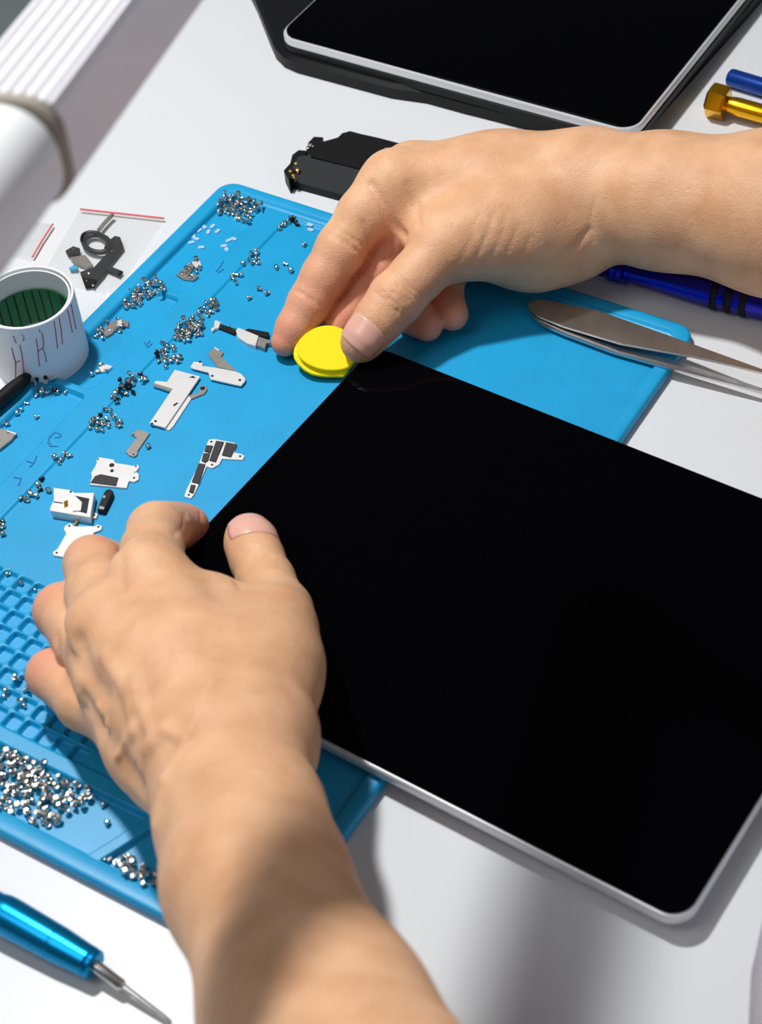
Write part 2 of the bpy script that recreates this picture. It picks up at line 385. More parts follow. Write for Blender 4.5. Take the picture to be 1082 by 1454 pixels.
# ------------------------------------------------------------------ tape roll
hz = .036; tc = at(36, 421, hz); TR = .0212
tp = thing('tape_roll', 'white tape roll with green lining and red marks at the left edge', 'tape', (tc[0], tc[1], 0))
def ring(name, ro, ri, z0, z1, m, parent, n=64):
    V = []; F = []; bv = .0003
    prof = [(ri, z0), (ro, z0), (ro, z1-bv), (ro-bv, z1), (ri+bv, z1), (ri, z1-bv)]
    for k in range(n):
        a = 2*math.pi*k/n
        for r, z in prof: V.append((tc[0]+r*math.cos(a), tc[1]+r*math.sin(a), z))
    m_ = len(prof)
    for k in range(n):
        for i in range(m_): j = (i+1)%m_; kk = (k+1)%n; F.append((k*m_+i, kk*m_+i, kk*m_+j, k*m_+j))
    return mk(name, V, F, m, parent)
ring('outer_wrap', TR, TR-.0012, 0.0001, hz, MT['paper'], tp)
ring('core', TR-.0017, TR-.0026, 0.0001, hz-.001, MT['paper'], tp)
gl = ring('green_lining', TR-.0028, TR-.0034, .006, hz-.011, MT['green'], tp)
b = MB()
for k in range(26):
    a = 2*math.pi*(k+rng.random()*.6)/26; r = TR-.0035
    b.tube([(tc[0]+r*math.cos(a), tc[1]+r*math.sin(a), z) for z in (.0065, .012, hz-.0115)], .00035, 6)
b.build('fold', MT['bezel'], gl)
def on_roll(px, py, R=TR+.00012):
    d = ray(px, py); o = CP[:2]-tc[:2]; dd = d[:2]
    A, B, C = dd@dd, o@dd, o@o-R*R; t = (-B-math.sqrt(max(0, B*B-A*C)))/A
    return CP+d*t
for pl in ([(19,477),(21,484),(23,487)], [(31,475),(34,480),(33,484)], [(16.5,494),(19,505),(22,515),(22,528),(22,536)], [(28,490),(31,503),(33,520),(34,531)], [(21,516),(28,512)],
           [(51,481),(53,492),(54,500),(55,512),(56,520)], [(60,473),(62,488),(61,494),(64,502),(66,514)], [(54,499),(61,494)], [(56,468),(57,472)],
           [(77,456),(79,470),(82,495)], [(84,451),(87,468),(89,488)], [(96,440),(99,453),(103,472)], [(101,432),(105,452),(108,467)]):
    MB().tube([on_roll(*p) for p in pl], .0002, 6).build('red_mark', MT['red'], tp)

# ------------------------------------------------------------------ zip bags
def bag(px, label, red, zb=.0012, seed=1):
    pts = [at(x, y, .002) for x, y in px]
    c = sum(pts)/4
    o = thing('zip_bag', label, 'bag', (c[0], c[1], 0)); n = 14; V = []; F = []
    r2 = np.random.default_rng(seed)
    for lay in (0, 1):
        for i in range(n+1):
            for j in range(n+1):
                u, v = i/n, j/n
                p = pts[0]*(1-u)*(1-v)+pts[1]*u*(1-v)+pts[2]*u*v+pts[3]*(1-u)*v
                e = min(u, v, 1-u, 1-v)*2
                p = p.copy(); p[2] = (.0004+r2.random()*.0003) if lay == 0 else (.0006+.0042*min(1, e*2.2)+r2.random()*.0012*min(1, e*4))
                V.append(p)
    N = (n+1)**2
    for lay in (0, 1):
        for i in range(n):
            for j in range(n):
                a = lay*N+i*(n+1)+j; F.append((a, a+n+1, a+n+2, a+1))
    mk('film', V, F, MT['clear'], o, sharp=0)
    MB().tube([at(x, y, .0022) for x, y in red], .0005, 6).build('zip_strip', MT['redstrip'], o)
    return o
MT['redstrip'] = mat('pink_red_strip', (226,110,108), .5)
bag([(113,293),(234,308),(160,418),(55,392)], 'clear zip bag with a red strip holding black bracket parts', [(114,297),(170,303),(233,310)])
bag([(75,316),(30,312),(-20,352),(44,368)], 'clear zip bag mostly hidden under the white round sleeve', [(75,318),(60,341),(46,365)], seed=4)
# parts inside the bag
zb = .0022
cb = thing('cable_bracket', 'black cable loop and bracket inside the clear zip bag', 'part', at(140, 365, 0))
def ell(cx, cy, rx, ry, ang=0, n=40, a0=0, a1=360):
    A = math.radians(ang); P = []
    for k in range(n+1):
        t = math.radians(a0+(a1-a0)*k/n); x, y = rx*math.cos(t), ry*math.sin(t); P.append((cx+x*math.cos(A)-y*math.sin(A), cy+x*math.sin(A)+y*math.cos(A)))
    return P
MB().tube([at(x, y, .003) for x, y in ell(138, 346, 19, 12, 10)], .0013, 8).build('cable_loop', MT['black'], cb)
MB().tube([at(x, y, .0042) for x, y in ell(135, 343, 19, 12, 20, 30, 150, 380)], .0011, 8).build('cable_loop', MT['black'], cb)
sc4 = lambda pl: [(60+x/5.41, 280+y/5.41) for x, y in pl]
MB().prism(px_poly(sc4([(520,330),(560,300),(600,310),(625,390),(520,520),(470,600),(400,680),(330,690),(290,580),(400,540),(500,430),(480,370)]), zb), .0028, .0012, .0003).build('bracket', MT['black'], cb)
MB().prism(px_poly(sc4([(490,540),(520,530),(620,570),(590,605),(500,565)]), zb), .0026, .0012, .0003).build('bracket_arm', MT['dgrey'], cb)
MB().prism(px_poly(sc4([(180,420),(240,385),(290,400),(290,440),(200,450)]), zb), .0032, .0012, .0003).build('connector', MT['black'], cb)
MB().prism(px_poly(sc4([(210,460),(330,440),(390,520),(340,540),(240,500)]), zb), .0022, .0012, .0003).build('plate', MT['grey'], cb)
MB().prism(px_poly(sc4([(205,545),(240,525),(275,535),(270,555),(215,560)]), zb), .0024, .0012).build('tab', MT['cyan'], cb)
for x, y, r in ((340,305,9),(335,365,9),(240,410,6),(535,420,7),(390,680,9),(360,590,16),(345,650,7)):
    MB().lathe(at(60+x/5.41, 280+y/5.41, .0026), (0,0,1), [(0,r*.00006),(.0008,r*.00006),(.001,r*.00004)], 12).build('rivet', MT['screw'], cb)
MB().tube([at(x, y, .003) for x, y in ((140,327),(150,315),(160,305))], .0011, 6).build('ribbon', MT['grey'], cb)

# ------------------------------------------------------------------ black module behind the right hand
bm_ = thing('speaker_module', 'black module with small gold contacts lying behind the right hand', 'part', at(500, 235, 0))
zt_ = .0095
def wedge(top, zs, zb, name, m, parent):
    n = len(top); V = [at(x, y, z) for (x, y), z in zip(top, zs)]; V += [np.array([v[0], v[1], zb]) for v in V]
    F = [tuple(range(n)), tuple(range(2*n-1, n-1, -1))]+[(i, (i+1)%n, n+(i+1)%n, n+i) for i in range(n)]
    return mk(name, V, F, m, parent, sharp=25)
wedge([(441,222),(452,203),(480,195),(486,189),(497,186),(512,190),(535,195),(600,212),(720,246),(700,290),(590,262),(520,242)], [.0125]*12, .0003, 'housing', MT['black'], bm_)
wedge([(424,222),(440,220),(520,241),(590,261),(700,291),(690,318),(600,296),(488,277),(414,257),(408,250)], [.011,.0122,.0122,.0122,.0122,.006,.005,.0045,.0045,.006], .0003, 'film_face', MT['dgrey'], bm_)
wedge([(435,214),(438,202),(446,194),(459,195),(457,205),(450,214),(455,222),(438,224)], [.009]*8, .0003, 'clip', MT['black'], bm_)
wedge([(403,242),(412,232),(415,220),(424,213),(436,214),(430,226),(418,245),(410,256)], [.008]*8, .0003, 'connector', MT['black'], bm_)
for x, y, r, m in ((438,213,.0011,'screw'),(445,211,.0008,'screw'),(441,209,.001,'grey'),(421,235,.0011,'brass'),(423,244,.0012,'brass'),(413,246,.001,'brass'),(417,252,.001,'brass'),(549,215,.0011,'grey')):
    z = .0128 if x > 540 else .0094 if x > 430 else .009
    MB().lathe(at(x, y, z-.0012), (0,0,1), [(0,r),(.0016,r),(.0019,r*.6)], 12).build('contact', MT[m], bm_)

# ------------------------------------------------------------------ white ribbed boom arm reaching over the table
K0, K1 = np.array([.2250,-.053,.299]), np.array([.157,.207,.285])
bx = (K0-K1)/np.linalg.norm(K0-K1); by = np.cross((0,0,1), bx); by /= np.linalg.norm(by)
if by[0] > 0: by = -by
bz = np.cross(bx, by); bz = bz if bz[2] > 0 else -bz
def kpt(t, a, z): return K1+bx*t+by*a+bz*z
LK = np.linalg.norm(K0-K1)
LJ = min(np.linspace(0, LK, 400), key=lambda t: abs(np.dot(kpt(t,0,0)-CP, UP)*FPX/np.dot(kpt(t,0,0)-CP, FWD)-(727-208)))
rb = thing('boom_arm', 'white ribbed overhead arm with rounded white sleeve reaching in blurred at the top left', 'arm', (K1[0], K1[1], 0))
BW, BH = .0258, .0248
prof = [(-BW/2, -BH/2+.003)]
for i in range(4):
    z = -BH/2+.0035+i*.0048; prof += [(-BW/2, z), (-BW/2, z+.0031), (-BW/2+.0026, z+.0032), (-BW/2+.0026, z+.0046)]
prof += [(-BW/2, BH/2-.0016), (-BW/2+.0008, BH/2)]
for i in range(7):
    x = -BW/2+.0020+i*.0034; prof += [(x, BH/2), (x+.0001, BH/2-.0032), (x+.0013, BH/2-.0032), (x+.0014, BH/2)]
prof += [(BW/2-.001, BH/2), (BW/2, BH/2-.002), (BW/2, -BH/2+.003), (BW/2-.002, -BH/2), (-BW/2+.002, -BH/2)]
V = []; F = []; n = len(prof)
for t in (-.01, LJ-.001):
    for a, z in prof: V.append(kpt(t, -a, z))
for i in range(n): j = (i+1)%n; F.append((i, j, n+j, n+i))
F.append(tuple(range(n))[::-1]); F.append(tuple(range(n, 2*n)))
mk('ribbed_body', V, F, MT['ribbed'], rb, smooth=False)
def rr_loft(secs, name, m):
    V = []; F = []
    for t, w_, h_, r in secs:
        P = rounded_rect(-w_/2, -h_/2, w_/2, h_/2, r, 8); n = len(P)
        for a, z in P: V.append(kpt(t, a, z))
    for s_ in range(len(secs)-1):
        for i in range(n): j = (i+1)%n; F.append((s_*n+i, s_*n+j, (s_+1)*n+j, (s_+1)*n+i))
    F.append(tuple(range(n))[::-1]); F.append(tuple((len(secs)-1)*n+i for i in range(n)))
    return mk(name, V, F, m, rb)
rr_loft([(LJ-.002, .0265, .0256, .0075), (LJ-.0012, .0282, .0276, .0085), (LJ+.0024, .029, .0284, .010), (LJ+.003, .0275, .0262, .010)], 'joint_ring', MT['putty'])
rr_loft([(LJ+.002, .025, .024, .010), (LJ+.004, .0283, .0276, .012), (LK-.004, .030, .029, .0135), (LK, .026, .025, .0115)], 'sleeve', MT['sleeve'])
MB().lathe((K1[0], K1[1], K1[2]-.013), (0,0,1), [(0,.010),(.002,.0125),(.03,.0125),(.032,.008),(2.29-K1[2],.008),(2.291-K1[2],.05),(2.313-K1[2],.055)], 32).build('ceiling_pole', MT['sleeve'], rb)

# ------------------------------------------------------------------ loose components on the mat
def comp(name, label, cat, cpx): return thing(name, label, cat, at(*cpx, ZFm))
def plate(pl, z0, th, m, parent, name, bev=.00012):
    return MB().prism(px_poly(pl, z0+th), z0+th, z0, bev).build(name, m, parent, smooth=False)
def hole(px, py, z, parent, r=.0006, name='screw_hole'):
    MB().lathe(at(px, py, z-.0001), (0,0,1), [(0,r),(.00018,r)], 12).build(name, MT['bezel'], parent)
z = ZFm
s5 = lambda pl: [(200+x/6.365, 480+y/6.365) for x, y in pl]
s3 = lambda pl: [(x/3.006, 480+y/3.006) for x, y in pl]
s7 = lambda pl: [(290+x/9.836, 430+y/9.836) for x, y in pl]
o = comp('camera_flex', 'narrow black and silver connector strip beside the index fingertip', 'part', (342,472))
plate(s7([(205,285),(450,365),(425,440),(190,345)]), z, .0012, MT['black'], o, 'black_strip')
plate(s7([(90,360),(140,330),(140,250),(165,240),(230,270),(200,350),(150,360),(110,400)]), z, .0014, MT['white'], o, 'end_clip')
plate(s7([(440,380),(480,345),(760,460),(715,600),(590,560),(470,480)]), z, .0022, MT['white'], o, 'silver_body')
plate(s7([(768,470),(880,510),(930,520),(925,560),(870,560),(845,635),(730,590)]), z, .0024, MT['grey'], o, 'end_block')
plate(s7([(570,375),(620,355),(905,410),(895,485),(760,455)]), z, .0018, MT['black'], o, 'black_backing')
for x, y in ((235,340),(405,380),(355,335)): MB().lathe(at(290+x/9.836, 430+y/9.836, z+.0012), (0,0,1), [(0,.0004),(.0003,.0004)], 8).build('contact', MT['screw'], o)
o = comp('metal_bracket', 'white metal bracket with two small holes right of the screw piles', 'bracket', (312,530))
plate(s5([(445,260),(480,210),(560,225),(555,250),(700,270),(860,300),(910,325),(945,365),(940,390),(905,430),(850,420),(630,370),(610,310),(470,275)]), z+.0009, .0007, MT['white'], o, 'plate')
for x, y in ((645,343),(895,380),(535,215)): hole(200+x/6.365, 480+y/6.365, z+.0017, o)
o2 = comp('metal_strap', 'bent grey metal strap tucked behind the white two-hole bracket', 'bracket', (320,510))
plate(s5([(665,85),(750,130),(725,165),(870,300),(690,262),(605,145)]), z, .0008, MT['grey'], o2, 'plate')
plate(s5([(665,78),(712,105),(705,115),(660,90)]), z+.0008, .0006, MT['white'], o2, 'folded_lip')
o = comp('shield_plate', 'large white L-shaped shield plate in the middle of the mat', 'plate', (248,568))
plate(s5([(305,285),(535,345),(520,370),(220,810),(75,770),(270,480),(105,425),(135,385),(235,395)]), z+.0009, .0008, MT['white'], o, 'plate')
for x, y in ((133,752),(470,352),(100,775)): hole(200+x/6.365, 480+y/6.365, z+.0018, o)
plate(s5([(440,345),(495,352),(490,362),(440,356)]), z+.0017, .0001, MT['pad'], o, 'printed_mark')
plate(s5([(290,600),(330,578),(338,590),(300,618)]), z+.0017, .0001, MT['pad'], o, 'printed_mark')
plate(s5([(105,425),(120,405),(285,455),(270,480)]), z+.0017, .0002, MT['grey'], o, 'groove')
o = comp('metal_strap', 'thin metal strap with ring end beneath the white L-shaped plate', 'bracket', (275,560))
plate(s5([(425,520),(460,540),(290,800),(255,832),(215,822),(230,800),(380,590)]), z, .0007, MT['white'], o, 'strap')
plate(s5([(430,520),(520,490),(545,425),(590,430),(600,462),(575,500),(460,548)]), z+.0001, .0007, MT['grey'], o, 'ring_end')
hole(200+558/6.365, 480+455/6.365, z+.0009, o, .0011)
o = comp('metal_bracket', 'small grey stepped bracket below the white L-shaped plate', 'bracket', (195,627))
plate(s3([(585,388),(640,405),(588,480),(585,498),(570,507),(550,500),(535,485),(583,425),(558,412)]), z, .0008, MT['grey'], o, 'plate')
for x, y in ((570,413),(570,497)): hole(x/3.006, 480+y/3.006, z+.0009, o, .0004)
o = comp('board_bracket', 'silver bracket plate with tabs and a dark rectangular pad', 'bracket', (163,672))
plate(s3([(412,515),(425,508),(485,518),(492,532),(570,545),(590,540),(594,552),(580,570),(592,580),(592,603),(572,614),(550,610),(540,640),(383,625),(392,590),(388,575),(400,558),(412,535)]), z, .0009, MT['white'], o, 'plate')
plate(s3([(405,588),(430,580),(505,595),(495,630),(386,616)]), z+.0009, .0004, MT['pad'], o, 'dark_pad')
for x, y, r in ((477,543,.0011),(478,567,.0008),(418,518,.0004),(580,548,.0004),(572,597,.0005),(575,573,.0003)): hole(x/3.006, 480+y/3.006, z+.001, o, r)
o = comp('camera_module', 'white square camera module with black opening above the left hand', 'camera part', (103,712))
plate(s3([(228,638),(300,648),(318,660),(402,660),(385,765),(215,737),(213,725),(230,690)]), z, .0042, MT['white'], o, 'housing')
plate(s3([(320,672),(381,684),(370,748),(330,738),(350,700)]), z+.0042, .0002, MT['bezel'], o, 'opening')
plate(s3([(300,705),(320,690),(350,700),(345,735),(310,738)]), z+.0042, .0007, MT['white'], o, 'lens_cover')
plate(s3([(272,697),(288,690),(290,715),(275,722)]), z+.0042, .0004, MT['gold'], o, 'gold_contact')
plate(s3([(228,696),(268,701),(268,706),(228,701)]), z+.0042, .00015, MT['pad'], o, 'slot')
plate(s3([(388,740),(418,750),(410,770),(380,764)]), z, .0009, MT['white'], o, 'lug')
hole(402/3.006, 480+755/3.006, z+.001, o, .0005); hole(302/3.006, 480+656/3.006, z+.0043, o, .0005)
MB().tube([at(x/3.006, 480+y/3.006, z+.001) for x, y in ((300,762),(325,770),(330,782),(318,800))], .0005, 6).build('ribbon', MT['brass'], o)
o = comp('sensor_module', 'small black oblong module beside the white camera module', 'part', (148,710))
plate(s3([(440,665),(452,645),(470,642),(482,652),(480,668),(445,738),(414,732)]), z, .0026, MT['black'], o, 'housing', .0004)
plate(s3([(425,715),(447,720),(443,732),(420,728)]), z+.0026, .0002, MT['grey'], o, 'contact_strip'); plate(s3([(440,670),(452,672),(448,684),(437,682)]), z+.0026, .0002, MT['grey'], o, 'mark')
o = comp('metal_bracket', 'white bracket with eared corners partly behind the left knuckles', 'bracket', (115,765))
plate(s3([(278,800),(300,790),(318,803),(405,803),(415,795),(436,802),(432,818),(400,830),(380,900),(330,960),(272,935),(228,927),(226,912),(245,900),(282,835),(272,815)]), z, .0009, MT['white'], o, 'plate')
for x, y in ((296,802),(420,806),(242,917)): hole(x/3.006, 480+y/3.006, z+.001, o, .0005)
o = comp('padded_bracket', 'slim branching bracket with dark foam pads near the tablet edge', 'bracket', (303,663))
plate(s3([(885,445),(892,432),(915,430),(1000,446),(1010,455),(1000,488),(1030,494),(1044,503),(1036,520),(948,515),(935,540),(905,555),(882,548),(830,665),(815,684),(786,676),(792,655),(845,545)]), z, .0007, MT['white'], o, 'plate')
for pl in ([(922,437),(955,442),(920,527),(893,520)], [(965,443),(1010,452),(985,506),(947,498)], [(880,456),(908,458),(898,487),(872,482)], [(868,490),(896,490),(888,520),(875,530),(860,522)], [(848,533),(876,537),(848,620),(818,612)], [(815,625),(834,626),(824,661),(806,655)]):
    plate(s3(pl), z+.0007, .0006, MT['pad'], o, 'foam_pad')
for x, y in ((902,443),(1025,505),(905,541),(806,670)): hole(x/3.006, 480+y/3.006, z+.0008, o, .0005)
z = ZF*mm
o = comp('metal_bracket', 'silver bracket with a folded edge at the left picture edge', 'bracket', (8,618))
plate(s3([(-40,375),(0,385),(35,392),(70,405),(50,432),(0,472),(-50,490)]), z, .0016, MT['grey'], o, 'plate')
plate(s3([(30,392),(70,405),(66,412),(28,398)]), z+.0016, .0004, MT['white'], o, 'folded_lip')
hole(37/3.006, 480+400/3.006, z+.0018, o, .0007)
o = comp('metal_bracket', 'little grey metal clip among bits in the far corner tray', 'bracket', (262,390))
plate([(250,390),(262,380),(270,372),(276,376),(270,388),(282,392),(274,398),(260,396)], z, .0012, MT['grey'], o, 'plate')
plate([(272,372),(283,369),(286,376),(278,380)], z+.0008, .001, MT['white'], o, 'lug')
o = comp('metal_bracket', 'small curved silver clip in the middle tray by the tape roll', 'bracket', (160,466))
plate([(145,470),(158,456),(170,453),(183,456),(182,464),(170,462),(158,474),(150,478)], z, .0012, MT['grey'], o, 'plate')
plate([(166,456),(172,453),(174,460),(168,463)], z+.001, .001, MT['white'], o, 'lug')
o = comp('metal_bracket', 'tiny white triangular clip in the middle tray near the strip', 'bracket', (150,522))
plate([(140,521),(152,517),(160,520),(152,526),(144,528)], z, .0012, MT['white'], o, 'plate')
plate([(147,524),(153,523),(152,527)], z+.001, .0008, MT['grey'], o, 'lug')
# frosted clear pads
for i, (x, y) in enumerate(((283,328),(290,323),(296,330),(302,322),(309,329),(272,345),(279,340),(286,352),(275,336),(318,350),(325,342),(332,340),(322,355))):
    p = onmat(x, y); z = p[2]; a = rng.random()*3
    c_, s_ = math.cos(a), math.sin(a)
    tag(MB().prism([(p[0]+c_*u-s_*v, p[1]+s_*u+c_*v) for u, v in rounded_rect(-.0016,-.0009,.0016,.0009,.0007,3)], z+.0007, z, .0002).build('clear_pad', MT['clearbit']), 'small frosted clear pad on the floor of the far corner tray', 'pad', 'frosted pads in the far corner tray')
for i, (x, y) in enumerate(((440,320),(441,327))):
    p = onmat(x, y); z = p[2]; tag(MB().prism([(p[0]+u, p[1]+v) for u, v in rounded_rect(-.0017,-.001,.0017,.001,.0008,3)], z+.0007, z, .0002).build('clear_pad', MT['clearbit']), ['small frosted pad behind its twin near the index knuckle', 'small frosted pad in front of its twin near the index knuckle'][i], 'pad')

# ------------------------------------------------------------------ screws
def screw_mesh(name, hl, hr, sl, sr, m):
    b = MB(); n = 10
    b.lathe((0,0,0), (1,0,0), [(0,hr*.55),(.00012,hr*.92),(hl*.35,hr),(hl,hr),(hl+.00008,sr),(hl+sl*.25,sr*.88),(hl+sl*.4,sr),(hl+sl*.6,sr*.88),(hl+sl*.8,sr),(hl+sl,sr*.7)], n)
    b.box((-.00002,0,0), (1,0,0), (0,1,0), (0,0,1), .0001, hr*1.1, hr*.25); b.box((-.00002,0,0), (1,0,0), (0,1,0), (0,0,1), .0001, hr*.25, hr*1.1)
    o = b.build(name, m, origin=(0,0,0)); me = o.data; bpy.data.objects.remove(o); return me, hr
PROTO = [screw_mesh('screw', .0008, .00105, .0013, .00062, MT['screw']), screw_mesh('screw', .0007, .0009, .0017, .00055, MT['screw']), screw_mesh('screw', .0010, .0012, .0010, .0008, MT['screw'])]
DARK = screw_mesh('screw', .0008, .0010, .0014, .0006, MT['dscrew'])
def inpoly(x, y, P):
    c = False; n = len(P)
    for i in range(n):
        (x1, y1), (x2, y2) = P[i], P[(i+1)%n]
        if (y1 > y) != (y2 > y) and x < (x2-x1)*(y-y1)/(y2-y1)+x1: c = not c
    return c
def scatter(P, n, dmin, layers=1, dz=.0014, ztop=0):
    xs, ys = [p[0] for p in P], [p[1] for p in P]; out = []; pts = []
    for lay in range(layers):
        here = []; tries = 0; cnt = n if layers == 1 else int(n*(.62 if lay == 0 else .38/(layers-1)))
        while len(here) < cnt and tries < 6000:
            tries += 1
            x, y = random.uniform(min(xs), max(xs)), random.uniform(min(ys), max(ys))
            if not inpoly(x, y, P): continue
            p = onmat(x, y)
            if all(np.hypot(p[0]-q_[0], p[1]-q_[1]) > dmin for q_ in here): here.append(p)
        for p in here: out.append((p[0], p[1], p[2]+lay*dz))
    return out
def pose(p, hr, flat=.7):
    if random.random() < flat:                     # lying on its side
        e = Matrix.Rotation(random.uniform(0, 6.28), 4, 'Z') @ Matrix.Rotation(random.uniform(-.1, .25), 4, 'Y') @ Matrix.Rotation(random.uniform(0, 6), 4, 'X'); lift = hr
    else:                                          # standing on its head, or head up
        if random.random() < .5: e = Matrix.Rotation(-math.pi/2+random.uniform(-.3,.3), 4, 'Y'); lift = .0003
        else: e = Matrix.Rotation(math.pi/2+random.uniform(-.3,.3), 4, 'Y'); lift = .0023
    return Matrix.Translation((p[0], p[1], p[2]+lift)) @ e
NSCREW = 0
def screws(pts, label, group=None, dark=0, flat=.75, sc=1.0):
    global NSCREW
    for p in pts:
        me, hr = DARK if random.random() < dark else random.choice(PROTO)
        o = bpy.data.objects.new('screw', me); COL.objects.link(o)
        o.matrix_world = pose(p, hr*sc, flat) @ Matrix.Scale(sc, 4)
        tag(o, label, 'screw', group); NSCREW += 1
def one(x, y, label, sc=1.0): screws([tuple(onmat(x, y))], label, None, 0, 1.0, sc)
screws(scatter([(-3,1064),(30,1072),(70,1090),(100,1106),(134,1128),(118,1152),(92,1158),(88,1172),(66,1176),(36,1166),(-3,1148)], 128, .00185, 2, .0016), 'short silver screw in the big pile in the tray left of the wrist', 'screws piled in the near tray', .03, .45, 1.2)
screws(scatter([(138,1214),(152,1218),(190,1216),(222,1238),(238,1258),(226,1266),(205,1258),(170,1238)], 28, .0017, 2, .0016), 'short silver screw in the small heap under the slanted divider of the mat', 'screws heaped beside the wrist', .03, .5, 1.2)
one(149, 1142, 'lone dark-shadowed screw above the slanted divider in the near tray'); one(156, 1172, 'lone screw just left of the slanted divider in the near tray')
screws(scatter([(50,545),(72,535),(80,540),(78,556),(92,560),(70,568),(52,566)], 12, .002, 2), 'tiny screw in the heap in the tray nearest the black stick', 'screws in the tray by the black stick', .2)
one(85, 559, 'left screw of a touching pair right of the heap by the black stick'); one(92, 561, 'right screw of a touching pair right of the heap by the black stick')
one(35, 574, 'topmost of three loose screws below the heap by the black stick'); one(33, 584, 'middle of three loose screws below the heap by the black stick'); one(25, 591, 'lowest of three loose screws below the heap by the black stick'); one(50, 595, 'lone screw lying right of three loose screws by the black stick')
screws([tuple(onmat(x, y)) for x, y in ((4,604),(9,602),(14,603))], 'tiny screw lying against the silver bracket at the left picture edge', 'screws by the silver bracket')
screws(scatter([(128,598),(145,584),(158,586),(172,600),(174,606),(150,613),(128,612)], 20, .0021), 'tiny screw in the loose cluster below the strip, left of the grey stepped bracket', 'screws left of the stepped bracket', .1)
screws(scatter([(160,566),(170,545),(186,534),(205,530),(216,540),(200,548),(186,562),(172,576),(162,574)], 26, .0019, 2), 'dark-looking screw in the long cluster left of the white L-shaped plate', 'screws left of the L-shaped plate', .35)
screws([tuple(onmat(x, y)) for x, y in ((80,652),(86,656),(84,661),(90,646),(95,650))], 'small screw in the group of five below the mat strip', 'five screws above the board bracket', .2, 1.0, 1.1)
screws([tuple(onmat(x, y)) for x, y in ((58,684),(52,692),(60,695),(68,697),(42,699),(48,703),(55,707),(36,710),(40,712),(33,708))], 'small screw in the group left of the white camera module', 'screws left of the camera module', .25, .8, 1.05)
screws([tuple(onmat(x, y)) for x, y in ((5,740),(8,748),(2,746),(-2,752),(2,760))], 'small screw in the group at the left edge above the cells', 'screws at the left picture edge', .2)
screws(scatter([(218,508),(230,490),(248,492),(258,512),(250,518),(230,516)], 18, .0021), 'tiny screw in the cluster just above the white L-shaped plate', 'screws above the L-shaped plate', .15)
one(237, 524, 'lone screw between the upper cluster and the L-shaped plate'); one(250, 516, 'lone screw at the right end of the cluster above the L-shaped plate'); one(212, 634, 'lone blue-tinted screw right of the grey stepped bracket')
screws([tuple(onmat(x, y)) for x, y in ((348,376),(353,369),(357,362),(362,359),(366,364),(370,375),(362,370),(356,376))], 'tiny screw in the cluster beside the strip nearest the far corner', 'screws beside the far strip')
screws([tuple(onmat(x, y)) for x, y in ((329,394),(334,392),(333,399),(340,393),(344,394),(335,404))], 'tiny screw in the small cluster second from the far corner', 'screws in the second far cluster')
screws([tuple(onmat(x, y)) for x, y in ((397,328),(400,324),(403,321),(407,322),(410,319))], 'tiny silver screw in the row by the far edge of the work area', 'silver screws by the far edge')
screws([tuple(onmat(x, y)+np.array([0,0,d])) for x, y, d in ((412,314,0),(416,312,0),(419,316,0),(415,314,.0014),(420,320,0))], 'black screw in the dark clump at the far edge of the work area', 'black screws by the far edge', 1.0)
for x, y, l in ((430,351,'lone screw nearest the index finger knuckle'), (392,380,'left screw of the pair left of the index finger'), (402,376,'right screw of the pair left of the index finger'), (416,387,'lone screw right of the pair touching the index finger outline'), (366,411,'upper of three scattered screws above the connector strip'), (376,419,'right-hand of three scattered screws above the connector strip'), (351,426,'left-hand of three scattered screws above the connector strip'), (141,521,'lone dark screw beside the triangular clip')): one(x, y, l, 1.1)
screws([tuple(onmat(x, y)) for x, y in ((132,535),(136,530),(143,528))], 'tiny screw in the row below the triangular clip in the tray', 'screws by the triangular clip', .2)
screws([tuple(onmat(x, y)) for x, y in ((13,811),(9,817),(11,814))], 'small screw in the first cell of the top row of cells', 'screws in the first cell', 0, .9)
screws([tuple(onmat(x, y)) for x, y in ((29,828),)], 'lone screw in the second cell of the top row of cells', None, 0, 1)
screws([tuple(onmat(x, y)) for x, y in ((55,833),(52,840))], 'small screw in the cell beside the ring finger knuckle', 'screws in the cell by the ring finger', 0, .9)
screws([tuple(onmat(x, y)) for x, y in ((22,964),(28,962),(27,970),(41,979))], 'shiny screw in the cell beside the little finger', 'screws in the cell by the little finger', 0, .5, 1.15)
screws([tuple(onmat(x, y)) for x, y in ((7,986),(9,990),(11,984))], 'shiny screw in the lower left cell at the picture edge', 'screws in the lower left cell', 0, .4, 1.2)
screws([tuple(onmat(x, y)) for x, y in ((29,999),(35,996),(32,1001))], 'shiny screw in the lower cell next to the palm', 'screws in the lower cell by the palm', 0, .4, 1.2)
# the rest: too many to count, farthest away
V = []; F = []
rest = scatter([(304,296),(316,281),(330,277),(352,283),(374,292),(366,306),(352,322),(340,318),(322,306),(306,306)], 70, .0017, 2, .0015)
rest += scatter([(172,436),(180,422),(205,402),(222,398),(236,412),(234,420),(216,424),(200,436),(184,440)], 58, .0018, 2, .0014)
rest += scatter([(248,484),(256,462),(272,450),(290,460),(290,472),(270,488),(258,488)], 44, .0018, 2, .0014)
rest += scatter([(278,450),(288,436),(302,426),(316,430),(312,436),(292,456)], 20, .002)
rest += scatter([(252,392),(262,378),(280,368),(288,388),(272,400)], 12, .002)
rest += scatter([(128,478),(145,460),(176,453),(180,470),(150,487)], 14, .002)
for p in rest:
    me, hr = DARK if random.random() < .12 else random.choice(PROTO)
    T = pose(p, hr, .6); k = len(V)
    V += [np.array(T @ v.co) for v in me.vertices]; F += [tuple(i+k for i in f.vertices) for f in me.polygons]
st = mk('screw', V, F, MT['screw'], origin=(.02,.3,ZFm)); st.name = 'screw_heaps'; tag(st, 'heaps of tiny silver screws in the far trays and beside the strip', 'screws', None, 'stuff')
print('individual screws', NSCREW, 'rest', len(rest))

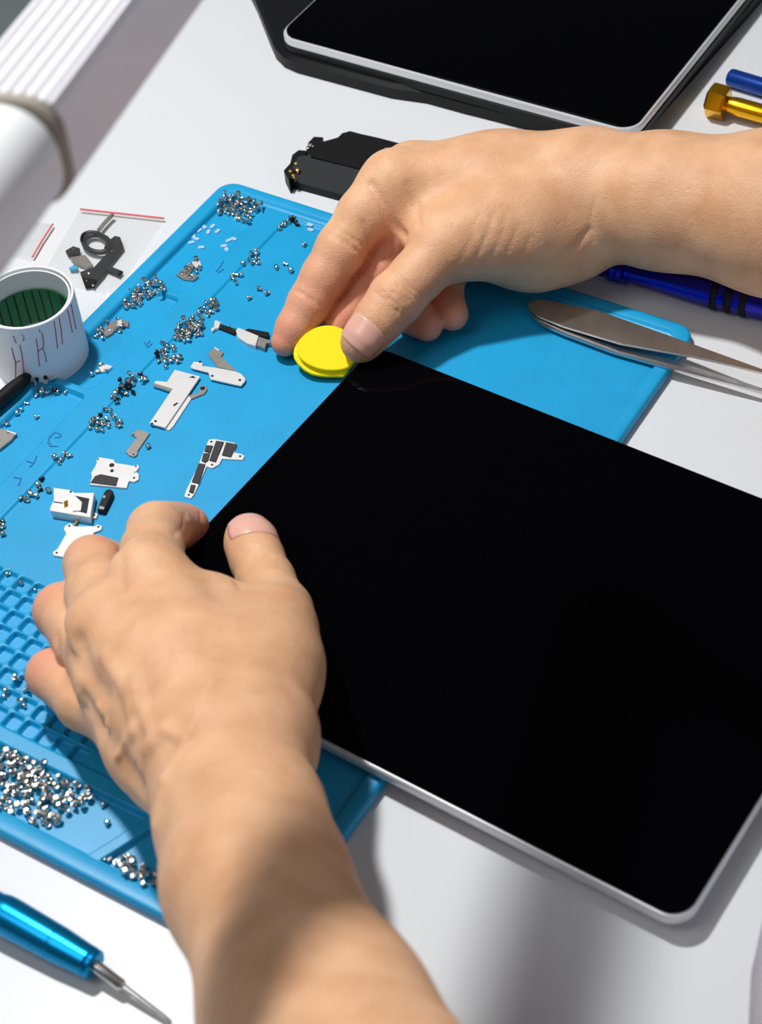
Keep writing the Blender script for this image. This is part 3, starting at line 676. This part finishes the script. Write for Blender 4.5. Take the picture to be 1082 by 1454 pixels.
# ------------------------------------------------------------------ the person: both bare forearms and hands, one skin surface
class Body:
    def __init__(s): s.groups = {}; s.cre = []; s.red = []
    def cone(s, g, a, b, ra, rb): s.groups.setdefault(g, []).append(('c', np.asarray(a, float), np.asarray(b, float), ra, rb))
    def chain(s, g, pts):
        for (a, ra), (b, rb) in zip(pts[:-1], pts[1:]): s.cone(g, a, b, ra, rb)
    def ball(s, g, c, r): s.cone(g, c, np.asarray(c, float)+1e-5, r, r)
    def ell(s, g, c, axes, rad): s.groups.setdefault(g, []).append(('e', np.asarray(c, float), np.asarray(axes, float), np.asarray(rad, float)))
    def crease(s, c, n, w, depth, R): s.cre.append((np.asarray(c, float), np.asarray(n, float)/np.linalg.norm(n), w, depth, R))
    def line(s, pts, w, depth):
        if len(pts) > 1: s.cre.append(('l', [np.asarray(p, float) for p in pts], w, depth))
    @staticmethod
    def prim(q, P):
        if q[0] == 'c':
            _, a, b, ra, rb = q; ba = b-a; l2 = ba@ba; pa = P-a
            t = np.clip(pa@ba/l2, 0, 1)
            return np.linalg.norm(pa-t[...,None]*ba, axis=-1)-(ra+(rb-ra)*t)
        _, c, ax, rad = q; L = ((P-c)@ax.T); k0 = np.linalg.norm(L/rad, axis=-1); k1 = np.linalg.norm(L/rad**2, axis=-1)
        return k0*(k0-1)/np.maximum(k1, 1e-9)
    @staticmethod
    def smin(a, b, k):
        h = np.maximum(k-np.abs(a-b), 0)/k; return np.minimum(a, b)-h*h*k*.25
    def sdf(s, P, fine=True):
        D = {}
        for g, prims in s.groups.items():
            k = {'palm': .014}.get(g, .0035); d = None
            for q in prims:
                e = s.prim(q, P); d = e if d is None else s.smin(d, e, k)
            D[g] = d
        pal = D['palm']; out = pal
        if 'vein' in D: pal = s.smin(pal, D.pop('vein'), .003); out = pal
        for g, d in D.items():
            if g == 'palm': continue
            kk = .010 if g == 'thumb' else .0075
            out = np.minimum(out, s.smin(pal, d, kk)) if kk else out
        out = np.minimum(out, pal)
        if fine:
            for c in s.cre:
                if isinstance(c[0], str):
                    _, pts, w_, dp = c; dd = np.full(P.shape[:-1], 1e3)
                    for a, b in zip(pts[:-1], pts[1:]): dd = np.minimum(dd, s.prim(('c', a, b, 0, 0), P))
                    out = out+dp*np.exp(-(dd/w_)**2)
                else:
                    cc, n, w_, dp, R = c; v = P-cc; sdist = v@n
                    out = out+dp*np.exp(-(sdist/w_)**2)*np.exp(-(np.linalg.norm(v, axis=-1)/R)**4)
        return out
def surface_nets(body, lo, hi, h):
    B = 8; lo = np.asarray(lo, float); nb = np.ceil((np.asarray(hi)-lo)/(B*h)).astype(int)
    I = np.stack(np.meshgrid(*[np.arange(k) for k in nb], indexing='ij'), -1).reshape(-1, 3)
    C = lo+(I+.5)*B*h; d = body.sdf(C, False); I = I[np.abs(d) < B*h*.95+.004]
    NX, NY, NZ = nb*B
    g = np.stack(np.meshgrid(*[np.arange(B+1)]*3, indexing='ij'), -1)
    cells = []; pos = []; quads = []
    for s0 in range(0, len(I), 300):
        J = I[s0:s0+300]; G = J[:,None,None,None,:]*B+g[None]
        Vv = body.sdf(lo+G*h)
        corners = {}
        for dx in (0,1):
            for dy in (0,1):
                for dz in (0,1): corners[dx,dy,dz] = Vv[:, dx:B+dx, dy:B+dy, dz:B+dz]
        neg = sum((v < 0).astype(np.int8) for v in corners.values()); act = (neg > 0) & (neg < 8)
        acc = np.zeros(act.shape+(3,)); cnt = np.zeros(act.shape)
        ks = list(corners)
        for a in ks:
            for ax in range(3):
                if a[ax] == 0:
                    b = list(a); b[ax] = 1; b = tuple(b); va, vb = corners[a], corners[b]
                    cr = (va < 0) != (vb < 0); t = np.where(cr, va/np.where(np.abs(va-vb) < 1e-12, 1, va-vb), 0)
                    p = np.array(a, float)[None,None,None,None]+np.zeros(act.shape+(3,)); p[..., ax] += t
                    acc += np.where(cr[..., None], p, 0); cnt += cr
        cidx = np.nonzero(act); gc = G[:, :B, :B, :B][cidx]
        cells.append((gc[:,0]*NY+gc[:,1])*NZ+gc[:,2]); pos.append(lo+(gc+acc[cidx]/cnt[cidx][:,None])*h)
        for ax in range(3):
            sl0 = [slice(None)]+[slice(0,B)]*3; sl1 = list(sl0); sl1[ax+1] = slice(1,B+1)
            a, b = Vv[tuple(sl0)] < 0, Vv[tuple(sl1)] < 0; cr = np.nonzero(a != b)
            gp = G[:, :B, :B, :B][cr]; fl = a[cr]; u, v = (ax+1)%3, (ax+2)%3
            def cid(du, dv):
                q = gp.copy(); q[:,u] -= du; q[:,v] -= dv; return (q[:,0]*NY+q[:,1])*NZ+q[:,2]
            Q = np.stack([cid(1,1), cid(0,1), cid(0,0), cid(1,0)], -1); Q[~fl] = Q[~fl][:, ::-1]; quads.append(Q)
    cells = np.concatenate(cells); pos = np.concatenate(pos); quads = np.concatenate(quads)
    o = np.argsort(cells); cs = cells[o]; k = np.clip(np.searchsorted(cs, quads), 0, len(cs)-1)
    ok = (cs[k] == quads).all(1)
    return pos, o[k[ok]]
def unit(v): v = np.asarray(v, float); return v/np.linalg.norm(v)

# ---- right hand: joints from their place in the photo and their distance along the view
DR = depth_of(at(403, 488, .0102))
def R_(x, y, d=0): return dep(x, y, DR+d*.001)
rh = Body()
wrist = R_(842, 282, 3)
rh.chain('palm', [(R_(1700,330,-118), .044), (R_(1350,315,-62), .040), (R_(1110,302,-30), .0325), (R_(940,286,-9), .0258), (R_(850,276,0), .0230)])
rh.chain('palm', [(R_(1350,325,-44), .036), (R_(1110,305,-16), .0285), (R_(940,284,3), .0232), (R_(850,282,11), .0220)])
idx = R_(556,258,2); mid = R_(585,246,17); rng_ = R_(612,258,28); pky = R_(638,280,37)
for m_, r in ((idx,.0122),(mid,.0122),(rng_,.0115),(pky,.0105)):
    f = (np.array(m_)*.5+np.array(R_(830,268,10))*.5)
    rh.chain('palm', [(R_(832,272,8), .0205), (f, .0165), (m_, r)])
rh.chain('palm', [(R_(800,330,6), .0185), (R_(735,325,-2), .0215), (R_(668,338,-9), .0165)])     # thenar
rh.chain('palm', [(R_(805,340,6), .0160), (R_(762,350,7), .0145), (R_(690,345,18), .0125)])      # heel of the hand
rh.chain('palm', [(R_(560,300,8), .012), (R_(585,318,8), .011), (R_(612,326,0), .0105)])                                  # web
rh.chain('thumb', [(R_(690,325,-8), .0165), (R_(632,352,-13), .0136), (R_(592,392,-15), .0112), (R_(562,424,-17), .0116), (R_(538,454,-18), .0103), (R_(517,480,-18), .0089), (R_(511,488,-17.5), .0080)])
rh.chain('index', [(idx, .0125), (R_(517,305,0), .0116), (R_(484,354,-2), .0108), (R_(460,393,-1), .0098), (R_(439,430,0), .0092), (R_(418,465,0), .0078), (R_(405,486,0), .0063)])
rh.chain('middle', [(mid, .0122), (R_(556,325,13), .0108), (R_(535,385,10), .0100), (R_(515,415,9), .0092), (R_(492,448,6.5), .0080), (R_(480,463,5), .0066)])
rh.chain('ring', [(rng_, .0115), (R_(592,330,24), .0105), (R_(572,396,16), .0095), (R_(576,424,10.5), .0088), (R_(590,449,2.5), .0080), (R_(606,462,-1.5), .0071)])
rh.chain('little', [(pky, .0105), (R_(638,340,28), .0092), (R_(632,396,16.5), .0085), (R_(632,424,9.5), .0078), (R_(638,441,2.5), .0072), (R_(643,448,-.5), .0066)])
# finger and thumb wrinkles
def axis_creases(B, a, b, ts, dors, w_, dp, R):
    a, b = np.asarray(a), np.asarray(b)
    for t in ts: B.crease(a+(b-a)*t+dors, b-a, w_, dp, R)
tow = -FWD
axis_creases(rh, R_(592,392,-15), R_(538,454,-13), (.26,.35,.45,.54,.63,.72), tow*.010, .0006, .0009, .010)
axis_creases(rh, R_(517,305,0), R_(460,393,-1), (.50,.60), tow*.008+RIGHT*.006, .0007, .0010, .012)
axis_creases(rh, R_(460,393,-1), R_(418,465,0), (.47,), tow*.007, .0006, .0008, .011)
for pl in ([(640,408),(668,385),(688,345),(694,318)], [(655,408),(684,390),(702,358),(712,325)], [(676,407),(704,392),(722,352),(730,335)], [(697,404),(722,392),(740,366),(746,348)]):
    rh.line([R_(x, y, -22 if y > 0 else 0) for x, y in pl], .0011, .0)
SDIR = tow
def snap(B, p, d=None):                                # march towards the skin from outside, along the view
    p = np.asarray(p, float); d = FWD if d is None else d; p = p-d*.08
    for _ in range(80):
        s_ = float(B.sdf(p[None], False)[0]); p = p+d*min(s_, .01)*.9
        if abs(s_) < 1e-5: return p
    print('no skin at', p); return np.array([0,0,-5.])
rh.cre = [c for c in rh.cre if not isinstance(c[0], str)]
def skinline(B, pl, D, w_, dp, n=14):
    P = [np.array(p, float) for p in pl]; Q = []
    for a, b in zip(P[:-1], P[1:]):
        for t in np.linspace(0, 1, 5)[:-1]: Q.append(a+(b-a)*t)
    Q.append(P[-1]); B.pending = getattr(B, 'pending', []); B.pending.append(([q for q in (snap(B, dep(x, y, D)) for x, y in Q) if q[2] > -1], w_, dp))
for pl, w_, dp in (([(640,408),(668,385),(688,345),(694,318)],.0007,.0008), ([(655,408),(684,390),(702,358),(712,325)],.0006,.0007), ([(676,407),(704,392),(722,352),(730,335)],.0006,.0006), ([(697,404),(722,392),(740,366),(746,348)],.0006,.0005), ([(722,402),(744,388),(764,366)],.0006,.0004), ([(628,400),(650,380),(668,345)],.0006,.0005), ([(664,340),(676,318)],.0006,.0004), ([(706,330),(716,312)],.0006,.0003),
                   ([(526,268),(540,290),(556,318),(575,340)],.0017,.0024), ([(578,268),(592,300),(594,330)],.0016,.0008), ([(838,350),(832,332),(832,312),(838,292)],.0009,.0005), ([(856,354),(850,335),(850,318)],.0009,.0003), ([(745,402),(780,380),(808,362),(830,335)],.0013,.0010),
                   ([(516,322),(522,335),(526,350)],.0012,.0010)):
    skinline(rh, pl, DR, w_, dp)
for pts, w_, dp in rh.pending: rh.line(pts, w_, dp)
rh.red = [(R_(403,490,0),.020), (R_(511,488,-8),.013), (R_(480,464,7),.028), (R_(606,463,2),.022), (R_(643,449,3),.02), (R_(570,400,19),.02), (R_(535,385,10),.018)]

# ---- left hand
def Lz(x, y, z): return at(x, y, z*.001)
lh = Body()
lh.chain('palm', [(Lz(760,2250,210), .044), (Lz(610,1760,156), .032), (Lz(470,1454,113), .0235), (Lz(378,1250,89), .0205), (Lz(362,1160,78), .0188), (Lz(338,1090,70), .0190)])
lh.chain('palm', [(Lz(590,1760,146), .034), (Lz(436,1454,107), .0242), (Lz(350,1250,84), .0212), (Lz(322,1165,72), .0188), (Lz(300,1095,64), .0185)])
li, lm_, lr, lp = Lz(212,822,57), Lz(150,895,54), Lz(165,972,47), Lz(200,1040,39)
for m_, r, cw in ((li,.0130,(352,1060,64)), (lm_,.0128,(330,1070,64)), (lr,.0120,(312,1080,60)), (lp,.0110,(290,1090,56))):
    w0 = Lz(*cw); lh.chain('palm', [(w0, .0195), (np.array(w0)*.5+np.array(m_)*.5-np.array([0,0,.001]), .0165), (m_, r)])
lh.chain('palm', [(Lz(366,1030,58), .0180), (Lz(372,960,50), .0180), (Lz(385,890,43), .0145)])
lh.chain('palm', [(Lz(330,900,46), .012), (Lz(300,860,48), .011)])
lh.chain('thumb', [(Lz(388,940,44), .0150), (Lz(394,872,32), .0128), (Lz(378,826,24), .0106), (Lz(365,794,22), .0101), (Lz(356,770,22), .0098), (Lz(352,760,21.4), .0084)])
lh.chain('index', [(li, .0130), (Lz(216,782,47), .0112), (Lz(222,754,37), .0107), (Lz(234,750,27), .0098), (Lz(246,748,19), .0092), (Lz(260,747,14), .0084), (Lz(270,747,12), .0076)])
lh.chain('middle', [(lm_, .0128), (Lz(138,842,43), .0112), (Lz(132,802,33), .0107), (Lz(146,802,22), .0096), (Lz(168,806,14.5), .0088), (Lz(190,812,12), .0076)])
lh.chain('ring', [(lr, .0120), (Lz(122,915,37), .0108), (Lz(88,868,28), .0102), (Lz(96,872,19), .0092), (Lz(106,884,14), .0084), (Lz(116,896,12), .0074)])
lh.chain('little', [(lp, .0110), (Lz(120,998,31), .0096), (Lz(74,958,22), .0090), (Lz(84,966,15), .0082), (Lz(108,975,12), .0074), (Lz(128,982,11), .0068)])
for pl, r in (([(150,1110),(190,1050),(225,1010),(215,955),(180,915)],.0016), ([(225,1075),(255,1020),(232,975),(225,940)],.0014), ([(190,1050),(178,1010),(165,985)],.0013), ([(300,1010),(270,1000),(240,1030)],.0012), ([(260,1120),(272,1060),(300,1010),(330,940)],.0010)):
    Q = [q_ for q_ in (snap(lh, at(x, y, .03)) for x, y in pl) if q_[2] > -1]
    Q = [q_+FWD*(r*.25) for q_ in Q]
    for a, b in zip(Q[:-1], Q[1:]): lh.cone('vein', a, b, r, r)
DL = depth_of(at(250, 900, .03))
for pl, w_, dp in (([(105,880),(120,915),(142,935)],.0022,.0014), ([(90,900),(100,955),(150,990)],.002,.0015), ([(138,900),(150,930),(165,948),(188,962)],.0035,.0026), ([(175,1000),(205,1030),(222,1050),(240,1062)],.0045,.0026), ([(150,975),(165,990),(178,1005)],.0032,.0020), ([(205,1085),(222,1105),(235,1130)],.0045,.0018),
                   ([(178,775),(190,795),(192,830)],.0016,.0006), ([(336,785),(352,782),(372,786),(385,795)],.0008,.0006), ([(338,792),(356,789),(374,793)],.0008,.0005), ([(340,820),(352,832)],.0012,.001), ([(248,727),(252,745),(246,765)],.0008,.0008), ([(262,722),(265,740)],.0007,.0006)):
    skinline(lh, pl, DL, w_, dp)
for pts, w_, dp in lh.pending: lh.line(pts, w_, dp)
lh.red = [(Lz(270,747,12),.016), (Lz(353,756,20),.010), (Lz(88,868,28),.012), (Lz(74,958,22),.014), (Lz(132,802,33),.010), (Lz(216,1050,45),.010)]

def bounds(B, m=.004):
    lo, hi = np.full(3, 9.), np.full(3, -9.)
    for pr in B.groups.values():
        for q in pr:
            if q[0] == 'c':
                r = max(q[3], q[4]); lo = np.minimum(lo, np.minimum(q[1], q[2])-r); hi = np.maximum(hi, np.maximum(q[1], q[2])+r)
            else: lo = np.minimum(lo, q[1]-max(q[3])); hi = np.maximum(hi, q[1]+max(q[3]))
    return lo-m, hi+m
VS, FS, RS = [], [], []; nvt = 0
for B in (rh, lh):
    P_, Q_ = surface_nets(B, *bounds(B), .0011)
    rd = np.zeros(len(P_))
    for c, r in B.red: rd = np.maximum(rd, np.exp(-(np.linalg.norm(P_-c, axis=1)/r)**2))
    VS.append(P_); FS.append(Q_+nvt); RS.append(rd); nvt += len(P_)
V, F, RD = np.concatenate(VS), np.concatenate(FS), np.concatenate(RS)
org = np.array([.55, .05, 0.])
me = bpy.data.meshes.new('person'); me.vertices.add(len(V)); me.vertices.foreach_set('co', (V-org).ravel())
me.loops.add(F.size); me.loops.foreach_set('vertex_index', F.ravel().astype(np.int32)); me.polygons.add(len(F))
me.polygons.foreach_set('loop_start', np.arange(0, F.size, 4, dtype=np.int32)); me.update(calc_edges=True); me.validate()
me.polygons.foreach_set('use_smooth', [True]*len(me.polygons))
a_ = me.attributes.new('ruddy', 'FLOAT', 'POINT'); a_.data.foreach_set('value', RD.astype(np.float32))
me.materials.append(MT['skin'])
person = bpy.data.objects.new('person', me); COL.objects.link(person); person.location = org; ORG['person'] = org
tag(person, 'person with bare forearms, right hand holding a yellow pick, left hand steadying the tablet', 'person')
print('skin verts', len(V))
def nail(B, c, ax, nrm, ln, wd, lift=.00035):
    # a curved plate laid on the skin of the fingertip; c at its middle, ax towards the fingertip
    ax = unit(ax); nrm = unit(np.asarray(nrm)-ax*np.dot(nrm, ax)); sd = np.cross(ax, nrm); nu, nv = 15, 13; V = []; F = []
    for lay in (0, 1):
        for i in range(nu):
            for j in range(nv):
                u = -1+2*i/(nu-1); v = -1+2*j/(nv-1)
                wv = wd*(1-.12*max(0, v)**2*0-.10*max(0, -v)**3); lu = ln*(1-.20*u*u)
                if v > 0: vv = v*lu
                else: vv = v*ln*(1-.34*u*u)
                ang = u*.9; q_ = c+ax*vv+sd*(wv*math.sin(ang)/math.sin(.9))
                dirn = -(nrm*math.cos(ang*.75)+sd*math.sin(ang*.75)); p = q_-dirn*.02
                for _ in range(40):
                    s_ = float(B.sdf(p[None], False)[0])
                    if abs(s_) < 1e-5: break
                    p = p+dirn*s_*.85
                edge = max(abs(u), abs(v)); up = lift*(1-max(0, (edge-.75)/.25)**2*.8) if v < .8 else lift*1.3
                V.append(p-dirn*(up if lay == 0 else -.0006))
    N = nu*nv
    for lay in (0, 1):
        for i in range(nu-1):
            for j in range(nv-1):
                a = lay*N+i*nv+j; F.append((a, a+nv, a+nv+1, a+1))
    bd = [(i, 0) for i in range(nu)]+[(nu-1, j) for j in range(1, nv)]+[(i, nv-1) for i in range(nu-2, -1, -1)]+[(0, j) for j in range(nv-2, 0, -1)]
    for k in range(len(bd)):
        a = bd[k][0]*nv+bd[k][1]; b = bd[(k+1)%len(bd)]; b = b[0]*nv+b[1]; F.append((a, b, b+N, a+N))
    return mk('fingernail', V, F, MT['nail'], person, sharp=0)
ta_ = R_(500,498,-18)-R_(545,448,-19)
nail(rh, (R_(516,477,-18)), ta_, tow*.95+RIGHT*-.02+UP*.08, .0066, .0064)
lt = Lz(353,752,20)-Lz(365,794,20.5)
nail(lh, Lz(364,768,21), lt, tow*.8+UP*.25+RIGHT*.2+np.array([0,0,.2]), .0068, .0064)

# the shirt at the near right corner of the table
def tor(cx, cy, rx, ry, z, n=40): return [(cx+rx*math.cos(2*math.pi*k/n), cy+ry*math.sin(2*math.pi*k/n), z) for k in range(n)]
secs = [(.65,.12,.14,.18,-.30), (.645,.12,.17,.19,-.06), (.585,.12,.17,.19,-.005), (.560,.12,.172,.19,.03), (.562,.12,.170,.19,.12), (.58,.13,.155,.18,.20), (.62,.14,.14,.18,.30), (.65,.15,.115,.17,.38), (.66,.15,.09,.14,.425), (.665,.15,.05,.06,.445)]
V2 = []; F2 = []; n = 40
for q_ in secs: V2 += tor(*q_)
for r in range(len(secs)-1):
    for i in range(n): j = (i+1)%n; F2.append((r*n+i, r*n+j, (r+1)*n+j, (r+1)*n+i))
F2 += [tuple(range(n))[::-1], tuple((len(secs)-1)*n+i for i in range(n))]
b = MB(); b.add(V2, F2); b.build('shirt', MT['shirt'], person, sharp=0)
for el, fw, sh in ((R_(1700,330,-118), R_(1350,315,-62), np.array([.66,.27,.37])), (Lz(760,2250,205), Lz(600,1760,152), np.array([.655,.03,.37]))):
    e0_ = el+(fw-el)*.12
    MB().tube([e0_, el, el*.75+sh*.25+np.array([0,0,.005]), el*.5+sh*.5, el*.2+sh*.8, sh], [.047,.054,.056,.058,.066,.072], 24).build('sleeve', MT['shirt'], person, sharp=0)

# ------------------------------------------------------------------ the yellow opening pick between thumb and finger
pn = unit(tow*.55+np.array([0,0,1.])*.45+RIGHT*-.05); pc = dep(460, 497, DR-.0105)
def on_pick(x, y, d=0): return onplane(x, y, pc+pn*d, pn)
pk = thing('opening_pick', 'yellow rounded plastic opening pick held between thumb and index finger', 'tool', pc)
def slab(pl, d0, d1, name, ins=0):
    P = [on_pick(x, y, d1) for x, y in pl]; n = len(P); c = sum(P)/n
    V = [p-pn*(d1-d0) for p in P]+[p-pn*.0003 for p in P]+[c+(p-c)*(1-.0004/max(.003, np.linalg.norm(p-c))) for p in P]
    F = [tuple(range(n))[::-1], tuple(2*n+i for i in range(n))]
    for r in range(2):
        for i in range(n): j = (i+1)%n; F.append((r*n+i, r*n+j, (r+1)*n+j, (r+1)*n+i))
    return mk(name, V, F, MT['yellow'], pk, sharp=12)
def smooth_poly(P, it=3):
    P = [np.array(p, float) for p in P]
    for _ in range(it):
        Q = []
        for i in range(len(P)): a, b = P[i], P[(i+1)%len(P)]; Q += [a*.75+b*.25, a*.25+b*.75]
        P = Q
    return [tuple(p) for p in P]
slab(smooth_poly([(421,488),(430,476),(446,465),(464,461),(482,464),(494,472),(505,478),(512,492),(506,508),(497,521),(480,526),(455,525),(434,516),(422,504)], 2), -.0026, 0, 'upper_disc')
slab(smooth_poly([(416,498),(424,482),(450,468),(480,466),(500,478),(510,495),(500,516),(492,529),(487,534),(484,534),(456,534),(436,529),(418,512)], 1), -.0042, -.0025, 'blade')
# ------------------------------------------------------------------ light
def area(name, direction, dist, size, power, target=(.18,.2,0), col=(1,1,1), sy=None):
    l = bpy.data.lights.new(name, 'AREA'); l.size = size; l.energy = power; l.color = col
    if sy: l.shape = 'RECTANGLE'; l.size_y = sy
    o = bpy.data.objects.new(name, l); COL.objects.link(o)
    d = Vector(direction).normalized(); o.location = Vector(target)+d*dist
    o.rotation_euler = d.to_track_quat('Z', 'Y').to_euler(); return o
area('key_lamp', (-.3542,.0746,.9322), 1.073, .07, 11.0)
area('near_fill', (-.28,-.42,.86), 2.0, .8, 7, col=(.98,.99,1.0))  # unseen soft fill, added to brighten the near side of the table
w = bpy.data.worlds.new('room'); S.world = w; w.use_nodes = True
w.node_tree.nodes['Background'].inputs['Color'].default_value = (.92,.96,1.0,1); w.node_tree.nodes['Background'].inputs['Strength'].default_value = .09
S.view_settings.view_transform = 'Standard'; S.view_settings.look = 'None'; S.view_settings.gamma = 1; S.view_settings.exposure = 0
